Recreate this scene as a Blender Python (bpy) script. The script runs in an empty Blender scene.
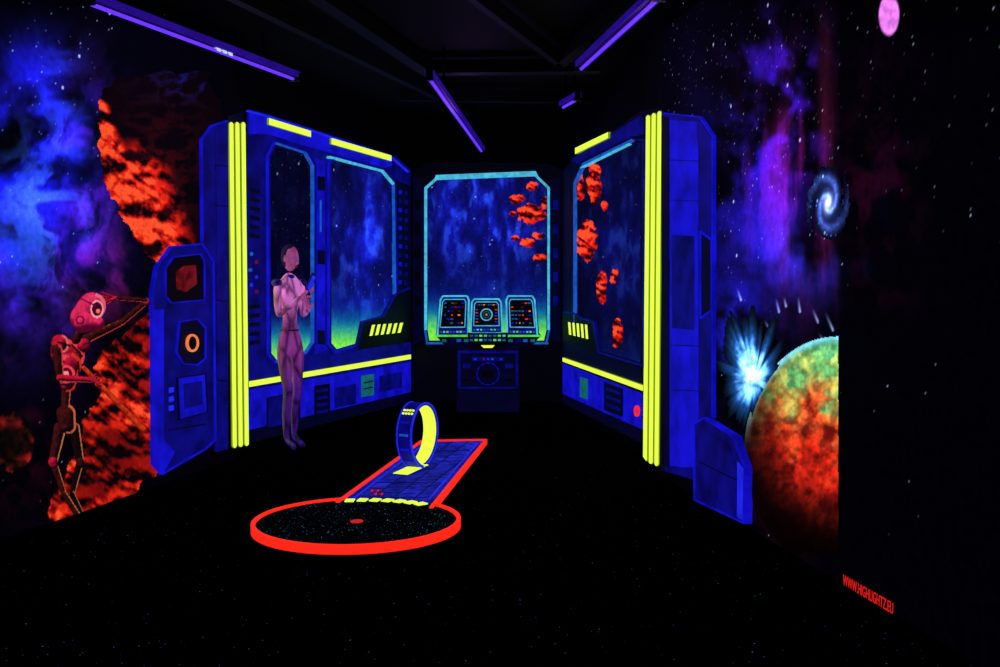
import bpy, bmesh, math, random
import numpy as np
from mathutils import Vector, Matrix
random.seed(7); rng=np.random.RandomState(11)
sc=bpy.context.scene
sc.view_settings.view_transform='Standard'
sc.view_settings.look='None'

# ---------------------------------------------------------------- camera / survey
EYE=1.5; TAN=0.0485
th=math.atan(TAN)
C=np.array([0,0,EYE]); FW=np.array([0,math.cos(th),-math.sin(th)]); UP=np.array([0,math.sin(th),math.cos(th)]); RT=np.array([1.,0,0])
cam=bpy.data.cameras.new('camera'); camo=bpy.data.objects.new('camera',cam); sc.collection.objects.link(camo)
cam.lens=36; cam.sensor_width=36; camo.location=(0,0,EYE); camo.rotation_euler=(math.pi/2-th,0,0); sc.camera=camo
def ray(px,py): return FW+(px-500)/1000*RT+(333.5-py)/1000*UP
def on_level(px,py,z=0.0):
    r=ray(px,py); t=(z-EYE)/r[2]; return C+r*t
def to_survey(P):
    R=P-C; z=R@FW; return 500+1000*(R@RT)/z, 333.5-1000*(R@UP)/z

class Wall:
    def __init__(s,a,b):
        s.A=np.array(a,float)[:2]; s.B=np.array(b,float)[:2]
        d=s.B-s.A; s.L=np.linalg.norm(d); s.D=d/s.L; s.N=np.array([s.D[1],-s.D[0]])
    def pt(s,u,v,off=0): 
        p=s.A+s.D*u+s.N*off; return (p[0],p[1],v)
    def uv(s,px,py,off=0):
        r=ray(px,py); a=s.A+s.N*off
        t=((a-C[:2])@s.N)/(r[:2]@s.N); P=C+r*t
        return (P[:2]-a)@s.D, P[2]
f=on_level
HC=3.6
pLM0=f(0,543); pLM1=f(228,463)
dl=(pLM1-pLM0)[:2]; dl/=np.linalg.norm(dl)
LMn=pLM1[:2]-dl*((pLM1[1]+1.0)/dl[1])
LM=Wall(LMn,pLM1)
LS=Wall(pLM1,f(247,448)); LA=Wall(f(247,448),f(411,401)); BK=Wall(f(411,401),f(562,406)); RA=Wall(f(562,406),f(643,454)); RS=Wall(f(643,454),f(661,478))
q0=f(661,478); q1=f(893,617); dr=(q1-q0)[:2]; dr/=np.linalg.norm(dr)
RMn=q0[:2]+dr*((-1.0-q0[1])/dr[1])
RM=Wall(q0,RMn)

# ---------------------------------------------------------------- materials
def lin(c):
    c=np.asarray(c,float)/255.; return np.where(c<=0.04045,c/12.92,((c+0.055)/1.055)**2.4)
MATS={}
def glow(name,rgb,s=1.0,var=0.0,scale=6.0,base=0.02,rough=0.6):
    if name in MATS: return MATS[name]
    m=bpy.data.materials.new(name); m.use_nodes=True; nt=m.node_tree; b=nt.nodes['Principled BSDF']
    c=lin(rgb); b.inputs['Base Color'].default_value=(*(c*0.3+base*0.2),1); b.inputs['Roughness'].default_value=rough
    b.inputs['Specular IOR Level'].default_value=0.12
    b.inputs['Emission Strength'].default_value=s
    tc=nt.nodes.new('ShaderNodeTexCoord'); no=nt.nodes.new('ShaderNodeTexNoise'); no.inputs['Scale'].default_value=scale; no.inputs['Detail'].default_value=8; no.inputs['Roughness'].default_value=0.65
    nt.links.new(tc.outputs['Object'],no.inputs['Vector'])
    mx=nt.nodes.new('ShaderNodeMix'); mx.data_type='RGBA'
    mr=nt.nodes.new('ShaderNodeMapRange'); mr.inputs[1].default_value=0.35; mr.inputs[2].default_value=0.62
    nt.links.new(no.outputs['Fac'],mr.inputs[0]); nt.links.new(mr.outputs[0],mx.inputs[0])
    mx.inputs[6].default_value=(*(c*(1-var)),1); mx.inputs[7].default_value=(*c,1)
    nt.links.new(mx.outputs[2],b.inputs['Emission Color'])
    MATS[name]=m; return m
def dark(name,rgb,rough=0.8,metal=0):
    if name in MATS: return MATS[name]
    m=bpy.data.materials.new(name); m.use_nodes=True; nt=m.node_tree; b=nt.nodes['Principled BSDF']
    no=nt.nodes.new('ShaderNodeTexNoise'); no.inputs['Scale'].default_value=20
    mx=nt.nodes.new('ShaderNodeMix'); mx.data_type='RGBA'; c=lin(rgb)
    mx.inputs[6].default_value=(*(c*0.6),1); mx.inputs[7].default_value=(*c,1)
    nt.links.new(no.outputs['Fac'],mx.inputs[0]); nt.links.new(mx.outputs[2],b.inputs['Base Color'])
    b.inputs['Roughness'].default_value=rough; b.inputs['Metallic'].default_value=metal
    b.inputs['Specular IOR Level'].default_value=0.1
    MATS[name]=m; return m
def paintmat():
    if 'uv_mural_paint' in MATS: return MATS['uv_mural_paint']
    m=bpy.data.materials.new('uv_mural_paint'); m.use_nodes=True; nt=m.node_tree; b=nt.nodes['Principled BSDF']
    at=nt.nodes.new('ShaderNodeAttribute'); at.attribute_name='paint'
    tc=nt.nodes.new('ShaderNodeTexCoord'); no=nt.nodes.new('ShaderNodeTexNoise'); no.inputs['Scale'].default_value=24; no.inputs['Detail'].default_value=4
    nt.links.new(tc.outputs['Object'],no.inputs['Vector'])
    mr=nt.nodes.new('ShaderNodeMapRange'); mr.inputs[1].default_value=0.3; mr.inputs[2].default_value=0.7; mr.inputs[3].default_value=0.8; mr.inputs[4].default_value=1.28
    nt.links.new(no.outputs['Fac'],mr.inputs[0])
    vm=nt.nodes.new('ShaderNodeVectorMath'); vm.operation='SCALE'
    nt.links.new(at.outputs['Color'],vm.inputs[0]); nt.links.new(mr.outputs[0],vm.inputs['Scale'])
    nt.links.new(vm.outputs[0],b.inputs['Emission Color']); b.inputs['Emission Strength'].default_value=1
    b.inputs['Base Color'].default_value=(0.003,0.003,0.005,1); b.inputs['Roughness'].default_value=0.9; b.inputs['Specular IOR Level'].default_value=0.02
    MATS['uv_mural_paint']=m; return m
def speckle(name,cols,base,scale,thr,strength,spec=0.02,rough=0.95):
    m=bpy.data.materials.new(name); m.use_nodes=True; nt=m.node_tree; b=nt.nodes['Principled BSDF']
    tc=nt.nodes.new('ShaderNodeTexCoord'); v=nt.nodes.new('ShaderNodeTexVoronoi'); v.inputs['Scale'].default_value=scale
    nt.links.new(tc.outputs['Object'],v.inputs['Vector'])
    lt=nt.nodes.new('ShaderNodeMath'); lt.operation='LESS_THAN'; lt.inputs[1].default_value=thr; nt.links.new(v.outputs['Distance'],lt.inputs[0])
    sp=nt.nodes.new('ShaderNodeSeparateColor'); nt.links.new(v.outputs['Color'],sp.inputs[0])
    pw=nt.nodes.new('ShaderNodeMath'); pw.operation='POWER'; pw.inputs[1].default_value=5; nt.links.new(sp.outputs[0],pw.inputs[0])
    mu=nt.nodes.new('ShaderNodeMath'); mu.operation='MULTIPLY'; nt.links.new(lt.outputs[0],mu.inputs[0]); nt.links.new(pw.outputs[0],mu.inputs[1])
    m2=nt.nodes.new('ShaderNodeMath'); m2.operation='MULTIPLY'; m2.inputs[1].default_value=strength; nt.links.new(mu.outputs[0],m2.inputs[0])
    mx=nt.nodes.new('ShaderNodeMix'); mx.data_type='RGBA'; nt.links.new(sp.outputs[1],mx.inputs[0])
    mx.inputs[6].default_value=(*lin(cols[0]),1); mx.inputs[7].default_value=(*lin(cols[1]),1)
    nt.links.new(mx.outputs[2],b.inputs['Emission Color']); nt.links.new(m2.outputs[0],b.inputs['Emission Strength'])
    b.inputs['Base Color'].default_value=(*lin(base),1); b.inputs['Roughness'].default_value=rough; b.inputs['Specular IOR Level'].default_value=spec
    return m
BLACK=dark('black_wall_paint',(5,5,7))
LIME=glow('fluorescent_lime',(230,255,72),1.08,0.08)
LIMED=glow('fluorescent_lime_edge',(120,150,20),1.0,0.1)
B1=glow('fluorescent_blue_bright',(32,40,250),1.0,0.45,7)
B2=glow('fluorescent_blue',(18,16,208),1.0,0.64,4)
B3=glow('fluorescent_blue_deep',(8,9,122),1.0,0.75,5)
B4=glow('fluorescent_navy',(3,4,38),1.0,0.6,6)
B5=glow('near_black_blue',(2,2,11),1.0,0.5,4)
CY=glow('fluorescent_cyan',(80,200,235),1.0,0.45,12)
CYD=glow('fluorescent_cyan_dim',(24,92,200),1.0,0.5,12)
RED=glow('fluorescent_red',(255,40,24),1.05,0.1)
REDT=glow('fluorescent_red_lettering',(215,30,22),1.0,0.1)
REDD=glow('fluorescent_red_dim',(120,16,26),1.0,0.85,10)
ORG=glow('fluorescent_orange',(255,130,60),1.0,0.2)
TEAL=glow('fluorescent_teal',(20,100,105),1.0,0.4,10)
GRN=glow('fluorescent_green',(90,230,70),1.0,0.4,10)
WHT=glow('emissive_white',(190,215,255),1.0,0.1)

def obj(name,me,parent=None):
    o=bpy.data.objects.new(name,me); sc.collection.objects.link(o)
    if parent: o.parent=parent
    return o
def empty(name,loc=(0,0,0)):
    e=bpy.data.objects.new(name,None); e.empty_display_size=0.2; sc.collection.objects.link(e); e.location=loc; return e

class Build:
    def __init__(s): s.v=[];s.f=[];s.m=[];s.mats=[]
    def mi(s,m):
        if m not in s.mats: s.mats.append(m)
        return s.mats.index(m)
    def prism(s,bot,top,m,side=None):
        n=len(bot); o=len(s.v); s.v+= [tuple(p) for p in bot]+[tuple(p) for p in top]
        s.f.append(list(range(o+n,o+2*n))); s.m.append(s.mi(m))
        s.f.append(list(range(o+n-1,o-1,-1))); s.m.append(s.mi(side or m))
        for i in range(n):
            j=(i+1)%n; s.f.append([o+i,o+j,o+n+j,o+n+i]); s.m.append(s.mi(side or m))
    def poly(s,W,pts,off,m,o0=0.0,side=None):
        U=[W.uv(*p,off) for p in pts]
        s.prism([W.pt(u,v,o0) for u,v in U],[W.pt(u,v,off) for u,v in U],m,side)
    def rect(s,W,x0,y0,x1,y1,off,m,sl=0.0,o0=0.0):
        d=(x1-x0)*sl
        s.poly(W,[(x0,y0),(x1,y0+d),(x1,y1+d),(x0,y1)],off,m,o0)
    def band(s,W,pts,w,off,m,closed=True,o0=0.0):
        n=len(pts); P=[np.array(p,float) for p in pts]; inn=[];out=[]
        for i in range(n):
            a=P[i-1] if (closed or i>0) else None; b=P[(i+1)%n] if (closed or i<n-1) else None
            d1=(P[i]-a)/np.linalg.norm(P[i]-a) if a is not None else None
            d2=(b-P[i])/np.linalg.norm(b-P[i]) if b is not None else None
            if d1 is None: d1=d2
            if d2 is None: d2=d1
            n1=np.array([-d1[1],d1[0]]); n2=np.array([-d2[1],d2[0]]); k=n1+n2; k/=max(k@n1,0.3)
            inn.append(P[i]-k*w/2); out.append(P[i]+k*w/2)
        for i in range(n if closed else n-1):
            j=(i+1)%n; s.poly(W,[inn[i],inn[j],out[j],out[i]],off,m,o0)
    def box(s,c,sz,m,rot=None):
        M=rot or Matrix.Identity(3); x,y,z=[k/2 for k in sz]; c=Vector(c)
        q=[(-x,-y),(x,-y),(x,y),(-x,y)]
        s.prism([c+M@Vector((a,b,-z)) for a,b in q],[c+M@Vector((a,b,z)) for a,b in q],m)
    def make(s,name,parent=None,bevel=0):
        me=bpy.data.meshes.new(name); me.from_pydata([tuple(map(float,p)) for p in s.v],[],s.f)
        for m in s.mats: me.materials.append(m)
        me.polygons.foreach_set('material_index',s.m); me.update()
        bm=bmesh.new(); bm.from_mesh(me); bmesh.ops.recalc_face_normals(bm,faces=bm.faces); bm.to_mesh(me); bm.free()
        o=obj(name,me,parent)
        if bevel:
            b=o.modifiers.new('bevel','BEVEL'); b.width=bevel; b.segments=2; b.limit_method='ANGLE'
        return o

# ---------------------------------------------------------------- shell
def wallobj(name,W,mat=BLACK,thick=0.12):
    b=Build(); a0=W.pt(0,0); a1=W.pt(W.L,0); c1=W.pt(W.L,0,-thick); c0=W.pt(0,0,-thick)
    b.prism([a0,a1,c1,c0],[(p[0],p[1],HC) for p in (a0,a1,c1,c0)],mat); return b.make(name)
STARW=speckle('star_wall_paint',((120,140,255),(200,210,255)),(3,3,6),9,0.04,1.0)
wall_left=wallobj('wall_left',LM,STARW); wall_right=wallobj('wall_right',RM,STARW)
wallobj('wall_alcove_left',LA); wall_back=wallobj('wall_back',BK); wallobj('wall_alcove_right',RA)
wallobj('wall_jamb_left',LS); wallobj('wall_jamb_right',RS)
REAR=Wall(RMn,LMn); wallobj('wall_rear',REAR)
foot=[LM.A,LM.B,LA.A,LA.B,BK.B,RA.B,RM.A,RM.B]
CARP=speckle('black_uv_carpet',((50,60,230),(60,190,210)),(2,2,4),30,0.08,0.45,0.0,1.0)
b=Build(); b.prism([(p[0],p[1],-0.1) for p in foot],[(p[0],p[1],0) for p in foot],CARP); b.make('floor')
b=Build(); b.prism([(p[0],p[1],HC) for p in foot],[(p[0],p[1],HC+.1) for p in foot],dark('black_ceiling',(4,4,5))); b.make('ceiling')

# ---------------------------------------------------------------- noise / paint
def vn(x,y,s):
    xi=np.floor(x);yi=np.floor(y);fx=x-xi;fy=y-yi;fx=fx*fx*(3-2*fx);fy=fy*fy*(3-2*fy)
    h=lambda a,b:np.modf(np.abs(np.sin(a*127.1+b*311.7+s*74.7)*43758.5453))[0]
    return (h(xi,yi)*(1-fx)+h(xi+1,yi)*fx)*(1-fy)+(h(xi,yi+1)*(1-fx)+h(xi+1,yi+1)*fx)*fy
def fbm(x,y,s=0,o=5):
    t=0;a=.5;n=0
    for i in range(o): t=t+a*vn(x+i*17.3,y-i*9.1,s+i); n+=a; a*=.5; x=x*2.03;y=y*2.03
    return t/n
def ss(a,b,x): 
    t=np.clip((x-a)/(b-a),0,1); return t*t*(3-2*t)
def blob(X,Y,cx,cy,rx,ry): return np.exp(-(((X-cx)/rx)**2+((Y-cy)/ry)**2))
def inpoly(X,Y,P):
    r=np.zeros(X.shape,bool); n=len(P)
    for i in range(n):
        x1,y1=P[i];x2,y2=P[(i+1)%n]
        if y1==y2: continue
        c=((y1>Y)!=(y2>Y))&(X<(x2-x1)*(Y-y1)/(y2-y1)+x1); r^=c
    return r
def col(k,rgb): return k[...,None]*np.array(rgb,float)
def mix(a,b,k): return a*(1-k[...,None])+b*k[...,None]
def ridge(x,y,s,o=5):
    t=0;a=.5;n=0
    for i in range(o): t=t+a*(1-np.abs(2*vn(x+i*7.7,y+i*3.1,s+i)-1)); n+=a;a*=.5;x=x*2.1;y=y*2.1
    return t/n
def rock(X,Y,s,sc_=14,lit=1.0,floor_=0.0):
    xr=(X*.8+Y*.6)/sc_; yr=(-X*.6+Y*.8)/(sc_*.6)
    h=lambda a,b:fbm(a,b,s,5)
    e=.14; slope=(h(xr+e,yr+e)-h(xr-e,yr-e))/e
    r=ridge(xr*.9,yr*.9,s+20,4); k=np.clip(.50+slope*.60+.9*(r-.62)+floor_,0,1)*lit
    c=np.zeros(X.shape+(3,))+np.array([8,2,6.])
    c=mix(c,np.array([112,10,9.]),ss(.05,.38,k)); c=mix(c,np.array([205,32,15.]),ss(.36,.70,k)); c=mix(c,np.array([248,78,40.]),ss(.76,1.0,k)); return c
def stars(X,Y,u,v,n,seed,br=230,reg=None,big=.8):
    out=np.zeros(X.shape); r=np.random.RandomState(seed); H,W_=X.shape
    for i in range(n):
        a=r.randint(1,H-1);b_=r.randint(1,W_-1);k=r.rand()**3.5
        if reg is not None and r.rand()>reg[a,b_]: continue
        out[a,b_]=max(out[a,b_],.22+.78*k)
        if k>big: out[a+1,b_]=out[a,b_+1]=out[a+1,b_+1]=out[a,b_]
    return col(out,[br*.8,br*.9,br*1.05])
def mural(name,W,x0,x1,z0,z1,step,fn,off=0.006,parent=None):
    ym=300
    u0=W.uv(x0,ym,off)[0]; u1=W.uv(x1,ym,off)[0]
    nu=int((u1-u0)/step)+1; nv=int((z1-z0)/step)+1
    u=np.linspace(u0,u1,nu); v=np.linspace(z0,z1,nv); V,U=np.meshgrid(v,u,indexing='ij')
    P=np.empty(U.shape+(3,)); P[...,0]=W.A[0]+W.D[0]*U+W.N[0]*off; P[...,1]=W.A[1]+W.D[1]*U+W.N[1]*off; P[...,2]=V
    X,Y=to_survey(P); c,a=fn(X,Y,U,V)
    idx=np.arange(nu*nv).reshape(nv,nu)
    F=np.stack([idx[:-1,:-1],idx[:-1,1:],idx[1:,1:],idx[1:,:-1]],-1)
    if a is not None: F=F[(a[:-1,:-1]&a[1:,1:])|(a[1:,:-1]&a[:-1,1:])]
    F=F.reshape(-1,4); used=np.unique(F); rm=np.zeros(nu*nv,int); rm[used]=np.arange(len(used)); F=rm[F]
    PP=P.reshape(-1,3)[used]; cc=lin(np.clip(c.reshape(-1,3)[used],0,255))
    me=bpy.data.meshes.new(name); me.vertices.add(len(PP)); me.vertices.foreach_set('co',PP.ravel())
    me.loops.add(F.size); me.loops.foreach_set('vertex_index',F.ravel().astype(np.int32))
    me.polygons.add(len(F)); me.polygons.foreach_set('loop_start',np.arange(0,F.size,4,dtype=np.int32))
    try: me.polygons.foreach_set('loop_total',np.full(len(F),4,dtype=np.int32))
    except Exception: pass
    me.update(calc_edges=True); me.validate()
    at=me.color_attributes.new('paint','FLOAT_COLOR','POINT')
    at.data.foreach_set('color',np.concatenate([cc,np.ones((len(cc),1))],1).ravel())
    me.materials.append(paintmat()); return obj(name,me,parent)

# left wall mural -------------------------------------------------
def left_mural(X,Y,U,V):
    c=np.zeros(X.shape+(3,))+np.array([1,1,6.])
    n=fbm(X/40,Y/50,3,4); n2=fbm(X/22+n*3,Y/28,9,4); n3=ridge(X/34+n*2,Y/44,5,4)
    k=blob(X,Y,20,185,72,118)*ss(.28,.66,n*.6+n2*.4)*1.45; c+=col(k,[16,22,200])
    k=blob(X,Y,38,215,42,66)*ss(.5,.8,n3)*1.05; c+=col(k,[40,80,220])
    k=blob(X,Y,60,110,22,70)*ss(.5,.8,n3)*.8; c+=col(k,[28,42,165])
    k=blob(X,Y,88,180,32,95)*ss(.38,.7,n2)*.85; c+=col(k,[70,16,120])
    k=blob(X,Y,20,295,75,58)*ss(.3,.7,n)*.95; c+=col(k,[52,8,96])
    k=blob(X,Y,100,280,45,45)*ss(.35,.7,n2)*.9; c+=col(k,[80,10,44])
    k=blob(X,Y,10,90,55,55)*ss(.35,.7,n); c+=col(k,[16,10,120])
    k=blob(X,Y,10,430,50,80)*ss(.45,.8,n2)*.7; c+=col(k,[54,4,12])
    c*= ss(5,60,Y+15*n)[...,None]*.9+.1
    c+=stars(X,Y,U,V,900,5,225,reg=(.15+.85*ss(260,60,Y))*ss(130,70,X))
    d=np.hypot((X-12)/22,(Y-442)/30); m=d<1
    t=fbm(X/9,Y/9,31); c=np.where(m[...,None],col(ss(.35,.8,t)*(.12+.88*ss(.3,1.0,d)),[165,22,20])+4,c)
    return c,None
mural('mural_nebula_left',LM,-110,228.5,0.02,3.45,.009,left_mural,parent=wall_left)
def warp(X,Y,s,a=7,f_=12): return X+(fbm(X/f_,Y/f_,s)-.5)*2*a, Y+(fbm(X/f_,Y/f_,s+5)-.5)*2*a
def ast1(X,Y,U,V):
    Xw,Yw=warp(X,Y,21)
    a=inpoly(Xw,Yw,[(96,98),(112,80),(150,70),(205,72),(222,100),(224,200),(205,245),(176,262),(160,268),(140,246),(118,215),(103,180),(99,140)])
    e=(X-(96+(Y-100)*.36))
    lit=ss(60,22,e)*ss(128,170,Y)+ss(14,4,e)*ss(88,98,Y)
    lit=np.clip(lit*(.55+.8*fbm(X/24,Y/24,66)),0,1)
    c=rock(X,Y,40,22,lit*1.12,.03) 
    n=ridge(X/16,Y/11,77,4); c=c*1.0+col(ss(.6,.85,n)*blob(X,Y,185,82,34,16),[8,14,90])+col(ss(.5,.85,n)*blob(X,Y,160,175,45,75),[40,5,6])
    return c,a
def ast2(X,Y,U,V):
    Xw,Yw=warp(X,Y,61,6,14)
    a=inpoly(Xw,Yw,[(158,305),(142,318),(124,334),(104,346),(92,368),(98,395),(84,425),(74,455),(52,500),(46,530),(80,523),(118,510),(158,470),(160,400)])
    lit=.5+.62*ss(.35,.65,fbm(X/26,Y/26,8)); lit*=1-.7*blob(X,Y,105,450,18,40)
    return rock(X,Y,90,20,lit,.05),a
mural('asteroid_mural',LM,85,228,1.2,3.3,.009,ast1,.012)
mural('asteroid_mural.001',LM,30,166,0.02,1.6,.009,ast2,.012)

# robot painted as a flat cut-out on the wall ---------------------
def robot(X,Y,U,V):
    c=np.zeros(X.shape+(3,)); A=np.zeros(X.shape,bool)
    n=fbm(X/4,Y/4,13)
    def cap(x1,y1,r1,x2,y2,r2,hi,mid,lo,edge=None):
        nonlocal c,A
        dx,dy=x2-x1,y2-y1; L=dx*dx+dy*dy+1e-6; t=np.clip(((X-x1)*dx+(Y-y1)*dy)/L,0,1)
        qx=X-(x1+dx*t);qy=Y-(y1+dy*t); r=r1+(r2-r1)*t; d=np.hypot(qx,qy)/r; m=d<1
        lam=np.clip(.5+.6*(-qx*.5-qy*.8)/r,0,1)*np.sqrt(np.clip(1-d*d,0,1))**.4
        lam=lam*(.6+.7*n)
        k=np.zeros(X.shape+(3,))+np.array(lo,float); k=mix(k,np.array(mid,float),ss(.2,.65,lam)); k=mix(k,np.array(hi,float),ss(.72,.98,lam))
        if edge: k=mix(k,np.array(edge,float),((d>.74)&(qx+qy*.3>0)).astype(float)*.8)
        c=np.where(m[...,None],k,c); A|=m
    P=([255,110,130],[190,20,50],[34,2,14]); G=([225,120,70],[66,16,16],[6,3,8]); K=([130,62,44],[24,9,12],[4,2,6])
    for s_ in [(74,428,6,80,462,4.4,K),(80,462,3.8,72,494,3,K),(72,494,3.2,83,517,2.8,K),(60,428,6.5,53,462,4.6,G),(53,462,4,64,494,3,G),(64,494,3.2,78,516,3,G)]: cap(*s_[:6],*s_[6],edge=[225,125,65])
    cap(80,462,4.5,81,464,4,*G); cap(53,462,5,54,465,4,*P)
    cap(76,516,3.2,88,519,2,*K)
    cap(66,392,5,65,412,4,*G,edge=[225,100,60]); cap(66,414,10,68,426,8,*G,edge=[235,110,60])
    cap(84,340,5,122,322,3.6,*G,edge=[235,60,60]); cap(122,322,3.4,146,302,3,*G,edge=[225,60,60]); cap(146,301,3.6,147,303,3.5,*P)
    cap(146,300,2.6,116,298,2.4,*G,edge=[225,60,70]); 
    for j,(ax,ay) in enumerate([(97,300),(99,296),(103,293),(108,304),(102,303)]): cap(116,298,1.7,ax,ay,1.1,*P)
    cap(64,352,14,72,356,13,*P,edge=[255,70,70]); cap(68,366,14,68,384,8,*P,edge=[215,50,40])
    cap(60,343,9,61,345,8,*P,edge=[255,120,120]); cap(84,345,7,85,347,6,*P)
    d=np.hypot(X-66,Y-374); c=np.where((d<9)[...,None],np.array([255,60,80.]),c); c=np.where((d<6.5)[...,None],np.array([80,4,30.]),c); c=np.where((d<3)[...,None],np.array([255,130,130.]),c)
    for (x1,y1,x2,y2) in [(54,356,64,362),(72,345,82,356),(60,385,74,384),(58,342,70,346),(78,362,80,380),(54,366,58,384)]:
        L=(x2-x1)**2+(y2-y1)**2; t=np.clip(((X-x1)*(x2-x1)+(Y-y1)*(y2-y1))/L,0,1); q=np.hypot(X-x1-(x2-x1)*t,Y-y1-(y2-y1)*t); c=np.where(((q<1)&A)[...,None],np.array([16,2,10.]),c)
    cap(76,340,4.5,82,328,4,*G)
    cap(84,368,2.4,144,430,3.6,[255,150,70],[225,60,22],[100,14,6]); 
    cap(57,350,5.5,60,378,4,*G,edge=[230,70,60]); cap(60,378,3.8,92,380,3,*P,edge=[230,70,70]); 
    for j in range(5): cap(92,380,1.8,96+j*1.2,374+j*3.0,1.2,*P)
    PH=([255,140,175],[222,40,92],[80,6,34])
    cap(84,318,14,92,306,14,*PH,edge=[255,110,130]); cap(84,322,11,99,323,6,*PH)
    dd=np.hypot((X-97)/6.5,(Y-309)/9); c=np.where((dd<1)[...,None],np.array([60,4,34.]),c); c=np.where(((dd<1)&(dd>.78))[...,None],np.array([255,150,160.]),c)
    d=np.hypot(X-98,Y-311); c=np.where((d<2.2)[...,None],np.array([255,110,90.]),c)
    d=np.hypot(X-80,Y-320); c=np.where(((d<4.5)&(d>3))[...,None],np.array([100,8,50.]),c)
    q=np.abs((Y-300)-.5*(X-84)); c=np.where(((q<.8)&(X>74)&(X<96)&A)[...,None],np.array([100,8,50.]),c)
    return c*.97,A
mural('robot_mural_figure',LM,40,158,0.02,1.75,.0055,robot,.02)

# right wall mural -----------------------------------------------
def right_mural(X,Y,U,V):
    c=np.zeros(X.shape+(3,))+np.array([1,1,5.])
    n=fbm(X/45,Y/60,103,4); n2=fbm(X/22+n*2,Y/30,109,4); n3=fbm(X/9,Y/80,113,3)
    pan=ss(843,837,X)
    k=blob(X,Y,742,180,45,150)*ss(.32,.7,n*.6+n2*.4)*.95; c+=col(k*pan,[20,14,150])
    k=blob(X,Y,785,100,44,100)*ss(.34,.7,n2)*1.0; c+=col(k*pan,[54,14,170])
    k=blob(X,Y,800,175,44,105)*ss(.36,.72,n3*.5+n*.5)*.95; c+=col(k*pan,[134,18,100])
    k=blob(X,Y,826,120,7,100)*.5*(.5+n3); c+=col(k*pan,[130,24,70])
    k=blob(X,Y,800,250,42,42)*ss(.32,.7,n)*1.0; c+=col(k*pan,[24,36,190])
    k=blob(X,Y,875,190,40,110)*ss(.42,.75,n2)*.7; c+=col(k,[46,3,26])
    k=blob(X,Y,860,260,35,55)*ss(.38,.75,n)*.7; c+=col(k,[8,12,80])
    k=blob(X,Y,735,330,36,50)*ss(.36,.7,n2)*1.0; c+=col(k*pan,[20,20,150])
    k=blob(X,Y,785,505,40,60)*ss(.4,.7,n2)*.3; c+=col(k*pan,[70,6,10])
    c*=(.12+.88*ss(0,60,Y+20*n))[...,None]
    st=stars(X,Y,U,V,1600,15,195,reg=(.08+.92*ss(330,120,Y))*np.where(X>843,.45,1)*ss(-30,60,Y)**.5,big=.92)
    c+=st
    d=np.hypot((X-889)/10.5,(Y-15)/21); k=ss(1.05,.9,d); t=.75+.45*fbm(X/5,Y/5,4); c=mix(c,np.clip(col(t,[245,130,255]),0,255),k)
    for (x,y,dx,dy) in [(779,312,-3,-14),(786,306,-2,-9),(800,312,-2,-16),(818,322,-6,-14),(833,330,-8,-18),(770,330,-6,-10),(741,300,-4,-12),(826,343,-8,-10)]:
        L=dx*dx+dy*dy; tt=np.clip(((X-x)*dx+(Y-y)*dy)/L,0,1); q=np.hypot(X-x-dx*tt,Y-y-dy*tt); c+=col(np.exp(-(q/1.0)**2)*(1-tt),[160,190,250])
    return c,None
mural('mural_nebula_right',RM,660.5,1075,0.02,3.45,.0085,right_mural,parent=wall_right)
def galaxy(X,Y,U,V):
    x=(X-828)/24; y=(Y-203)/46; r=np.hypot(x+.15*y,y); a=np.arctan2(y,x+.15*y)
    arm=.5+.5*np.cos(2*a+7.5*np.log(r+.12)); n=fbm(X/3,Y/3,7)
    k=np.exp(-(r*2.2)**2)*.5+arm**2.2*np.exp(-(r*1.25)**2)*(.3+1.1*n); c=col(k,[90,130,250])+col(np.exp(-(r*5.5)**2),[210,210,255])+np.array([3,3,22])+col(stars(X,Y,U,V,160,3)[...,0]/200,[150,180,255])*(r<.9)[...,None]
    return c,((r+.35*(n-.5)<.88)&(arm+.5*np.exp(-(r*2)**2)>.18))
mural('spiral_galaxy_mural',RM,795,862,1.6,2.3,.007,galaxy,.011)
def planet(X,Y,U,V):
    cx,cy,rx,ry=838,452,94,116
    d=np.hypot((X-cx)/rx,(Y-cy)/ry); a=(d<1)&(X<838.5)&(Y<553)
    n=fbm(X/18,Y/18,201,4); n2=fbm(X/6,Y/6,207,4); n4=fbm(X/12,Y/12,222,4)
    g=(Y-338)/210+(n-.5)*.42+(838-X)*.0012
    stops=[(0,(150,235,190)),(.12,(185,228,120)),(.26,(200,185,85)),(.40,(228,104,46)),(.60,(214,38,20)),(1,(120,14,10))]
    c=np.stack([np.interp(g,[s[0] for s in stops],[s[1][i] for s in stops]) for i in range(3)],-1)
    c=mix(c,np.array([60,170,110.]),ss(.48,.66,n4)*ss(.48,.2,g)*.6)
    c=mix(c,np.array([80,6,10.]),ss(.5,.7,n4)*ss(.3,.5,g)*.6)
    c*=(.72+.5*ss(.2,.8,n2))[...,None]
    sh=ss(1.12,.5,np.hypot((X-846)/100,(Y-415)/130)); c*=(.08+.92*sh)[...,None]
    c*= (.45+.55*ss(555,480,Y))[...,None]
    rim=ss(.92,.99,d)*ss(460,370,Y); c=mix(c,np.array([130,235,255.]),rim*.95)
    return c,a
mural('planet_mural',RM,740,845,0.02,1.75,.006,planet,.011)
def burst(X,Y,U,V):
    x=X-754;y=Y-380; r=np.hypot(x*1.0,y*.55); a=np.arctan2(y*.55,x)
    n=fbm(X/7,Y/7,44); ray_=fbm(a*5,r/60,5,4); 
    R=(18+46*ray_)*(.8+.35*np.cos(a-math.radians(-130))); k=ss(R,R*.05,r+7*(n-.5))
    c=col(k*(.3+1.0*n)*1.5,[40,125,250])+col(np.clip(k*(.55+n)-.52,0,1)*1.9,[180,225,215])+2
    return c,(k>.05)&(X<800)&(X>716)&~((np.hypot((X-838)/94,(Y-452)/116)<.96))
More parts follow.
